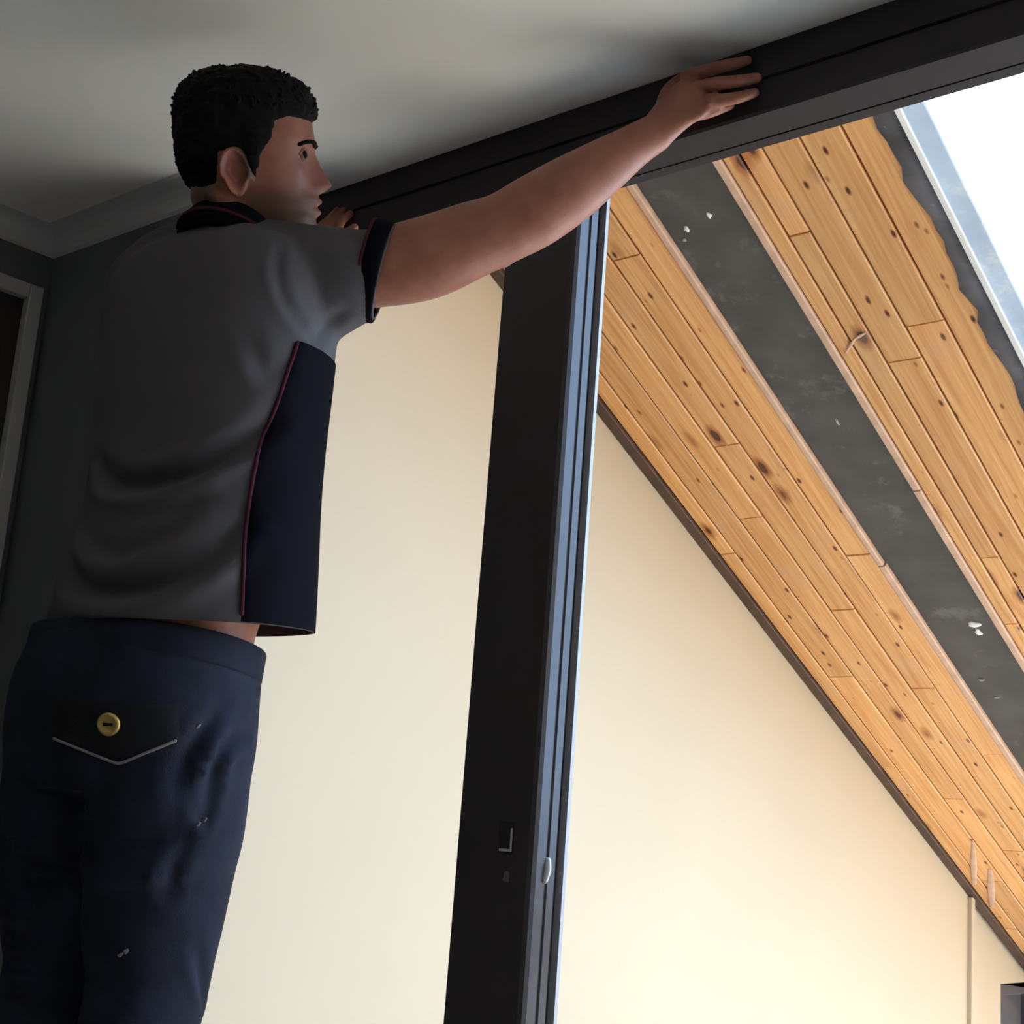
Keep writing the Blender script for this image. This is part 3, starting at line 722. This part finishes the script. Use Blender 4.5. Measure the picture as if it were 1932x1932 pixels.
# --- eyes, brows
for sgn in (-1, 1):
    c = H(96, sgn*36, 4)
    bm = bmesh.new(); bmesh.ops.create_uvsphere(bm, u_segments=20, v_segments=12, radius=.0112, matrix=Matrix.Translation(c))
    eye = from_bm('eye', bm, MT['eye_white'], body, True)
    bm = bmesh.new(); bmesh.ops.create_uvsphere(bm, u_segments=16, v_segments=10, radius=.0078, matrix=Matrix.Translation(c+HF*.0046+HLft*(sgn*.0015)+HU*.001))
    from_bm('iris', bm, MT['iris'], eye, True)
    for nm, pts_, r_ in (('eyebrow', [(12, 25), (24, 29), (38, 30), (52, 27), (62, 22)], .0052), ('eyelid', [(22, 8), (30, 15), (38, 16.5), (46, 14), (54, 6)], .0034)):
        bm = bmesh.new(); row = []
        for yy, zq in pts_:
            o_ = H(60, sgn*yy*.7, zq); dr = (H(160, sgn*(yy*1.25), zq)-o_).normalized()
            lo, no_, ii, dd = bvb.ray_cast(H(200, sgn*yy*1.35, zq), -(H(200, sgn*yy*1.35, zq)-H(40, sgn*yy*.8, zq)).normalized())
            row.append(lo + no_*.0004)
        add_limb(bm, [(p, r_*(.55 if i in (0, 4) else 1), r_*.6) for i, p in enumerate(row)], n=8, k=4, ref=HU)
        from_bm(nm, bm, MT['hair'] if nm == 'eyebrow' else MT['skin'], body, True)

# --- shirt object and its trims
shirt_me.materials.append(MT['shirt'])
shirt = link('polo_shirt', shirt_me, None, body, True); tag(shirt, 'charcoal grey polo shirt')
sol = shirt.modifiers.new('thickness', 'SOLIDIFY'); sol.thickness = .0025; sol.offset = -1
ax0, ax1 = P(343, 1150, 2.085), P(407, 650, 2.185)
def axis_at(z): 
    t = (z-ax0.z)/(ax1.z-ax0.z); return ax0.lerp(ax1, t)
pip = [(560, 648), (546, 690), (522, 760), (494, 830), (479, 890), (468, 960), (459, 1060), (457, 1120), (456, 1158)]
pp = []
for x, y in catmull(pip, 6):
    l, nn = hit(bv, x, y)
    if l is not None: pp.append((l, nn))
def edge_offset(l, nn, k): return l + nn*k
bm = bmesh.new(); add_tube(bm, [l+nn*.0015 for l, nn in pp], .0030, n=8, k=2)
from_bm('piping', bm, MT['piping'], shirt, True)
angs = []
for l, nn in pp:
    a = axis_at(l.z); v = l-a; angs.append((l.z, math.atan2(v.dot(TF), v.dot(TR))))
zs_ = [a[0] for a in angs][::-1]; as_ = [a[1] for a in angs][::-1]
hem_z = lambda p: hemc.z - (p-hemc).dot(TF*HT)
rows, NZ, NA = [], 70, 44
ztop = pp[0][0].z + .004
for i in range(NZ+1):
    row = []
    for j in range(NA+1):
        s = j/NA
        a = np.interp(hemc.z + (ztop-hemc.z)*i/NZ, zs_, as_) + s*math.radians(88)
        dr = TR*math.cos(a)+TF*math.sin(a)
        z0_ = hem_z(axis_at(hemc.z)+dr*.175)+.001; z = z0_ + (ztop-z0_)*i/NZ; ax_ = axis_at(z)
        loc, nor, ii, dd = bv.ray_cast(ax_ + dr*.5, -dr, .5)
        if loc is None: loc, nor = ax_+dr*.15, dr
        row.append((loc, nor))
    rows.append(row)
bm = bmesh.new()
gv = [[bm.verts.new(l + n_*(.0022 if 0 < j < NA else .0002)) for j, (l, n_) in enumerate(r_)] for r_ in rows]
for i in range(NZ):
    for j in range(NA):
        if max((gv[i][j].co-gv[i+1][j].co).length, (gv[i][j].co-gv[i][j+1].co).length) < .04:
            bm.faces.new((gv[i][j], gv[i][j+1], gv[i+1][j+1], gv[i+1][j]))
sp = from_bm('side_panel', bm, MT['black_cloth'], shirt, True); tag(sp, 'black side panel edged with dark red piping')
bm = bmesh.new(); add_tube(bm, [rows[i][NA][0]+rows[i][NA][1]*.001 for i in range(0, NZ+1, 7)], .002, n=8, k=3)
from_bm('piping', bm, MT['piping'], shirt, True)
# cuff band on the right sleeve
def ring_on(bv, c, n_, rmax, k=48):
    n_ = n_.normalized(); s = n_.cross(ZZ).normalized(); v = s.cross(n_)
    out = []
    for i in range(k):
        t = 2*math.pi*i/k; dr = s*math.cos(t)+v*math.sin(t)
        l, nn, ii, dd = bv.ray_cast(c+dr*rmax, -dr, rmax); out.append(((l-c).length if l is not None else None, dr))
    ok = [r_ for r_, d_ in out if r_]; md = sorted(ok)[len(ok)//2]
    rr_ = [r_ if r_ and abs(r_-md) < .6*md else md for r_, d_ in out]
    for it in range(3): rr_ = [(rr_[i-1]+rr_[i]+rr_[(i+1) % k])/3 for i in range(k)]
    return [(c+d_*(r_+.0008), d_) for r_, (q_, d_) in zip(rr_, out)]
cuffs = ((cuffc, cuffn), (cl_c, (ELL-SHL).normalized()))
for cc_, cn in cuffs:
    cn = cn.normalized()
    base = ring_on(bv, cc_-cn*.006, cn, .11)
    prof_ = [(-.024, .0018), (-.020, .0036), (.002, .0036), (.004, .002), (.004, -.002), (-.002, -.004)]
    bm = bmesh.new(); add_loft(bm, [[l + cn*u + dr*h for l, dr in base] for u, h in prof_], cap=False)
    from_bm('cuff', bm, MT['black_cloth'], shirt, True)
    bm = bmesh.new(); add_loft(bm, [[l - cn*.026 + cn*(.0025*math.cos(q)) + dr*(.0020+.0018*math.sin(q)) for l, dr in base] for q in np.linspace(0, 2*math.pi, 8)], cap=False)
    from_bm('piping', bm, MT['piping'], shirt, True)
# collar
cc0 = P(443, 447, 2.226); cf = (TF - ZZ*.42).normalized(); cup = TR.cross(cf).normalized()
if cup.z < 0: cup = -cup
def cring(r_, h, k=56):
    out = []
    for i in range(k):
        t = 2*math.pi*i/k
        back = .5-.5*math.sin(t)
        out.append(cc0 + TR*((.066+r_)*math.cos(t)) + cf*((.070+r_)*math.sin(t)) + cup*(h*(.6+.55*back)))
    return out
bm = bmesh.new(); add_loft(bm, [cring(*q) for q in ((.016, -.022), (.012, -.008), (.005, .014), (.001, .022), (-.004, .019), (-.006, .0), (-.002, -.04), (.010, -.046))], closed=True)
col_o = from_bm('collar', bm, MT['black_cloth'], shirt, True); tag(col_o, 'black collar with a dark red lower edge')
bm = bmesh.new(); add_loft(bm, [cring(.0165+.002*math.cos(q), -.024+.003*math.sin(q)) for q in np.linspace(0, 2*math.pi, 8)[:-1]], closed=True)
from_bm('piping', bm, MT['piping'], shirt, True)

# --- trousers
PEL = [(235, 1500, 2.045, .184, .130), (244, 1400, 2.05, .190, .142), (256, 1300, 2.055, .186, .142), (272, 1238, 2.065, .180, .134), (279, 1206, 2.068, .178, .131)]
bm = bmesh.new(); add_loft(bm, torso_rings(1.0, PEL))
FLZ = .55
legs = []
for sgn in (1, -1):
    hip = P(240, 1450, 2.05) + TR*(.086*sgn)
    knee = Vector((hip.x, hip.y, FLZ+.50)) + TF*.03 - TR*.020 + TR*(-.002*sgn)
    ank = Vector((hip.x, hip.y, FLZ+.085)) - TF*.02 - TR*.055 + TR*(.01*sgn)
    legs.append((hip, knee, ank))
    add_limb(bm, [(hip+ZZ*.02, .105, .115), (hip-ZZ*.08, .106, .112), (hip.lerp(knee, .45), .100, .102), (hip.lerp(knee, .75), .090, .092), (knee, .080, .083), (knee.lerp(ank, .4), .080, .082), (knee.lerp(ank, .8), .074, .076), (ank+ZZ*.035, .074, .078)], ref=TF, n=28)
tro_me = remesh(bm, .006, 10)
bt = bvh_of(tro_me)
for f_, a_, s_ in (([(420, 1330), (385, 1380), (350, 1430), (330, 1480)], .008, .012), ([(440, 1390), (415, 1420), (400, 1480), (385, 1530)], .007, .010), ([(345, 1600), (325, 1640), (318, 1680)], .006, .012),
                   ([(400, 1530), (385, 1545), (370, 1540)], .006, .009), ([(465, 1390), (445, 1400), (420, 1415)], .006, .009), ([(370, 1790), (380, 1840), (385, 1890)], .005, .010),
                   ([(100, 1560), (180, 1600), (270, 1590), (330, 1560)], .008, .022), ([(120, 1500), (125, 1600), (110, 1750), (100, 1900)], .012, .03)):
    crease(tro_me, bt, f_, a_, s_)
bm = bmesh.new(); bm.from_mesh(tro_me)
wz = P(279, 1208, 2.068)
bmesh.ops.bisect_plane(bm, geom=bm.verts[:]+bm.edges[:]+bm.faces[:], plane_co=wz, plane_no=(ZZ + TF*.10).normalized(), clear_outer=True)
tro_me.clear_geometry(); bm.to_mesh(tro_me); bm.free(); tro_me.update(); tro_me.materials.append(MT['denim'])
tro = link('work_trousers', tro_me, None, body, True); tag(tro, 'dark navy denim work trousers')
sol = tro.modifiers.new('thickness', 'SOLIDIFY'); sol.thickness = .003; sol.offset = -1
bt = bvh_of(tro_me)
wn_ = (ZZ + TF*.10).normalized()
base = ring_on(bt, wz-wn_*.012, wn_, .4, 64)
bm = bmesh.new(); add_loft(bm, [[l + wn_*u + dr*h for l, dr in base] for u, h in ((-.032, .0005), (-.030, .003), (.010, .003), (.0125, .001), (.0125, -.004), (.0, -.005))], cap=False)
from_bm('waistband', bm, MT['denim'], tro, True)
# back pocket with flap, stitching and button
def patch(name, poly_rows, off, m, parent):
    bm = bmesh.new(); g = []
    for r_ in poly_rows:
        row = []
        for x, y in r_:
            l, nn = hit(bt, x, y); row.append((l, nn))
        g.append(row)
    nr, nc = len(g), len(g[0])
    vsx = [[bm.verts.new(l + nn*(off if 0 < i < nr-1 and 0 < j < nc-1 else .0005)) for j, (l, nn) in enumerate(row)] for i, row in enumerate(g)]
    for i in range(nr-1):
        for j in range(nc-1): bm.faces.new((vsx[i][j], vsx[i][j+1], vsx[i+1][j+1], vsx[i+1][j]))
    return from_bm(name, bm, m, parent, True)
rows_ = []
for i in range(13):
    t = i/12; rows_.append([])
    for j in range(19):
        s = j/18; x = 98 + (338-98)*s
        ytop = 1322 + 8*s; ybot = 1398 + (1446-1398)*(1-abs(s-.52)/.52)
        rows_[-1].append((x, ytop+(ybot-ytop)*t))
pk = patch('pocket_flap', rows_, .003, MT['denim_dark'], tro)
rows_ = [[(104+(330-104)*j/12, 1400+ (1590-1400)*i/12) for j in range(13)] for i in range(13)]
patch('back_pocket', rows_, .0022, MT['denim'], tro)
bm = bmesh.new()
add_tube(bm, [hit(bt, x, y)[0]+hit(bt, x, y)[1]*.0032 for x, y in ((105, 1393), (145, 1409), (185, 1425), (218, 1438))], .0021, n=8)
add_tube(bm, [hit(bt, x, y)[0]+hit(bt, x, y)[1]*.0032 for x, y in ((218, 1438), (232, 1438), (270, 1422), (300, 1410), (330, 1397))], .0021, n=8)
from_bm('pocket_stitching', bm, MT['stitch'], tro, True)
l, nn = hit(bt, 208, 1366)
q = nn.to_track_quat('Z', 'Y').to_matrix().to_4x4(); q.translation = l + nn*.0032
bm = bmesh.new(); rr = []
for r_, h in ((.0165, 0), (.0170, .002), (.0150, .0042), (.0120, .0046), (.0100, .0030), (.004, .0024), (.0005, .0026)):
    rr.append([q @ Vector((r_*math.cos(2*math.pi*i/28), r_*.92*math.sin(2*math.pi*i/28), h)) for i in range(28)])
add_loft(bm, rr); btn = from_bm('pocket_button', bm, MT['brass'], tro, True)
bm = bmesh.new(); add_box(bm, (-.007, -.002, .0030), (.007, .002, .0048), .0008, q); from_bm('button_slot', bm, MT['denim_dark'], btn)
for x, y, r_ in ((384, 1548, .004), (372, 1556, .003), (236, 1796, .0035), (226, 1803, .0025), (372, 1372, .003)):
    l, nn = hit(bt, x, y)
    bm = bmesh.new(); add_limb(bm, [(l-TR*.003, r_*.6, .0012), (l, r_, .0018), (l+TR*.004+ZZ*.003, r_*.6, .0012)], ref=nn, n=10, k=3)
    from_bm('paint_mark', bm, MT['stitch'], tro, True)
# boots
for hip, knee, ank in legs:
    bm = bmesh.new(); a0 = Vector((ank.x, ank.y, FLZ+.028))
    add_limb(bm, [(a0-TF*.045+ZZ*.02, .036, .04), (a0+TF*.02+ZZ*.022, .043, .045), (a0+TF*.10+ZZ*.014, .048, .036), (a0+TF*.165+ZZ*.006, .042, .028)], ref=ZZ, n=24)
    add_limb(bm, [(a0-TF*.02+ZZ*.02, .045, .05), (a0-TF*.018+ZZ*.12, .05, .055)], ref=TF, n=24)
    bt_o = link('work_boot', remesh(bm, .005, 6), MT['boot'], body, True)
    bm = bmesh.new(); outl = []
    for i in range(28):
        t = 2*math.pi*i/28; x = .145*math.cos(t); w_ = .050*(1+.12*math.cos(t))*math.sin(t)
        outl.append(a0 + TF*(.062+x) + TR*w_)
    add_loft(bm, [[Vector((p.x, p.y, FLZ+.001)) for p in outl], [Vector((p.x, p.y, FLZ+.022)) for p in outl]])
    from_bm('sole', bm, MT['sole'], bt_o)
# --- the low platform he stands on (below the picture)
pc = (legs[0][0]+legs[1][0])/2
plat = bpy.data.objects.new('work_platform', None); col.objects.link(plat); plat.location = (pc.x, pc.y, 0)
tag(plat, 'low aluminium work platform with plywood deck under the man', 'platform'); bpy.context.view_layer.update()
box('deck', (pc.x-.38, pc.y-.20, FLZ-.03), (pc.x+.42, pc.y+.24, FLZ), MT['plywood'], plat, .003)
for sx in (-.33, .37):
    for sy in (-.16, .20):
        bm = bmesh.new(); add_box(bm, (pc.x+sx-.018, pc.y+sy-.018, 0), (pc.x+sx+.018, pc.y+sy+.018, FLZ-.03), .003); from_bm('leg', bm, MT['alu_raw'], plat)
    box('rung', (pc.x+sx-.012, pc.y-.16, .22), (pc.x+sx+.012, pc.y+.20, .25), MT['alu_raw'], plat, .002)
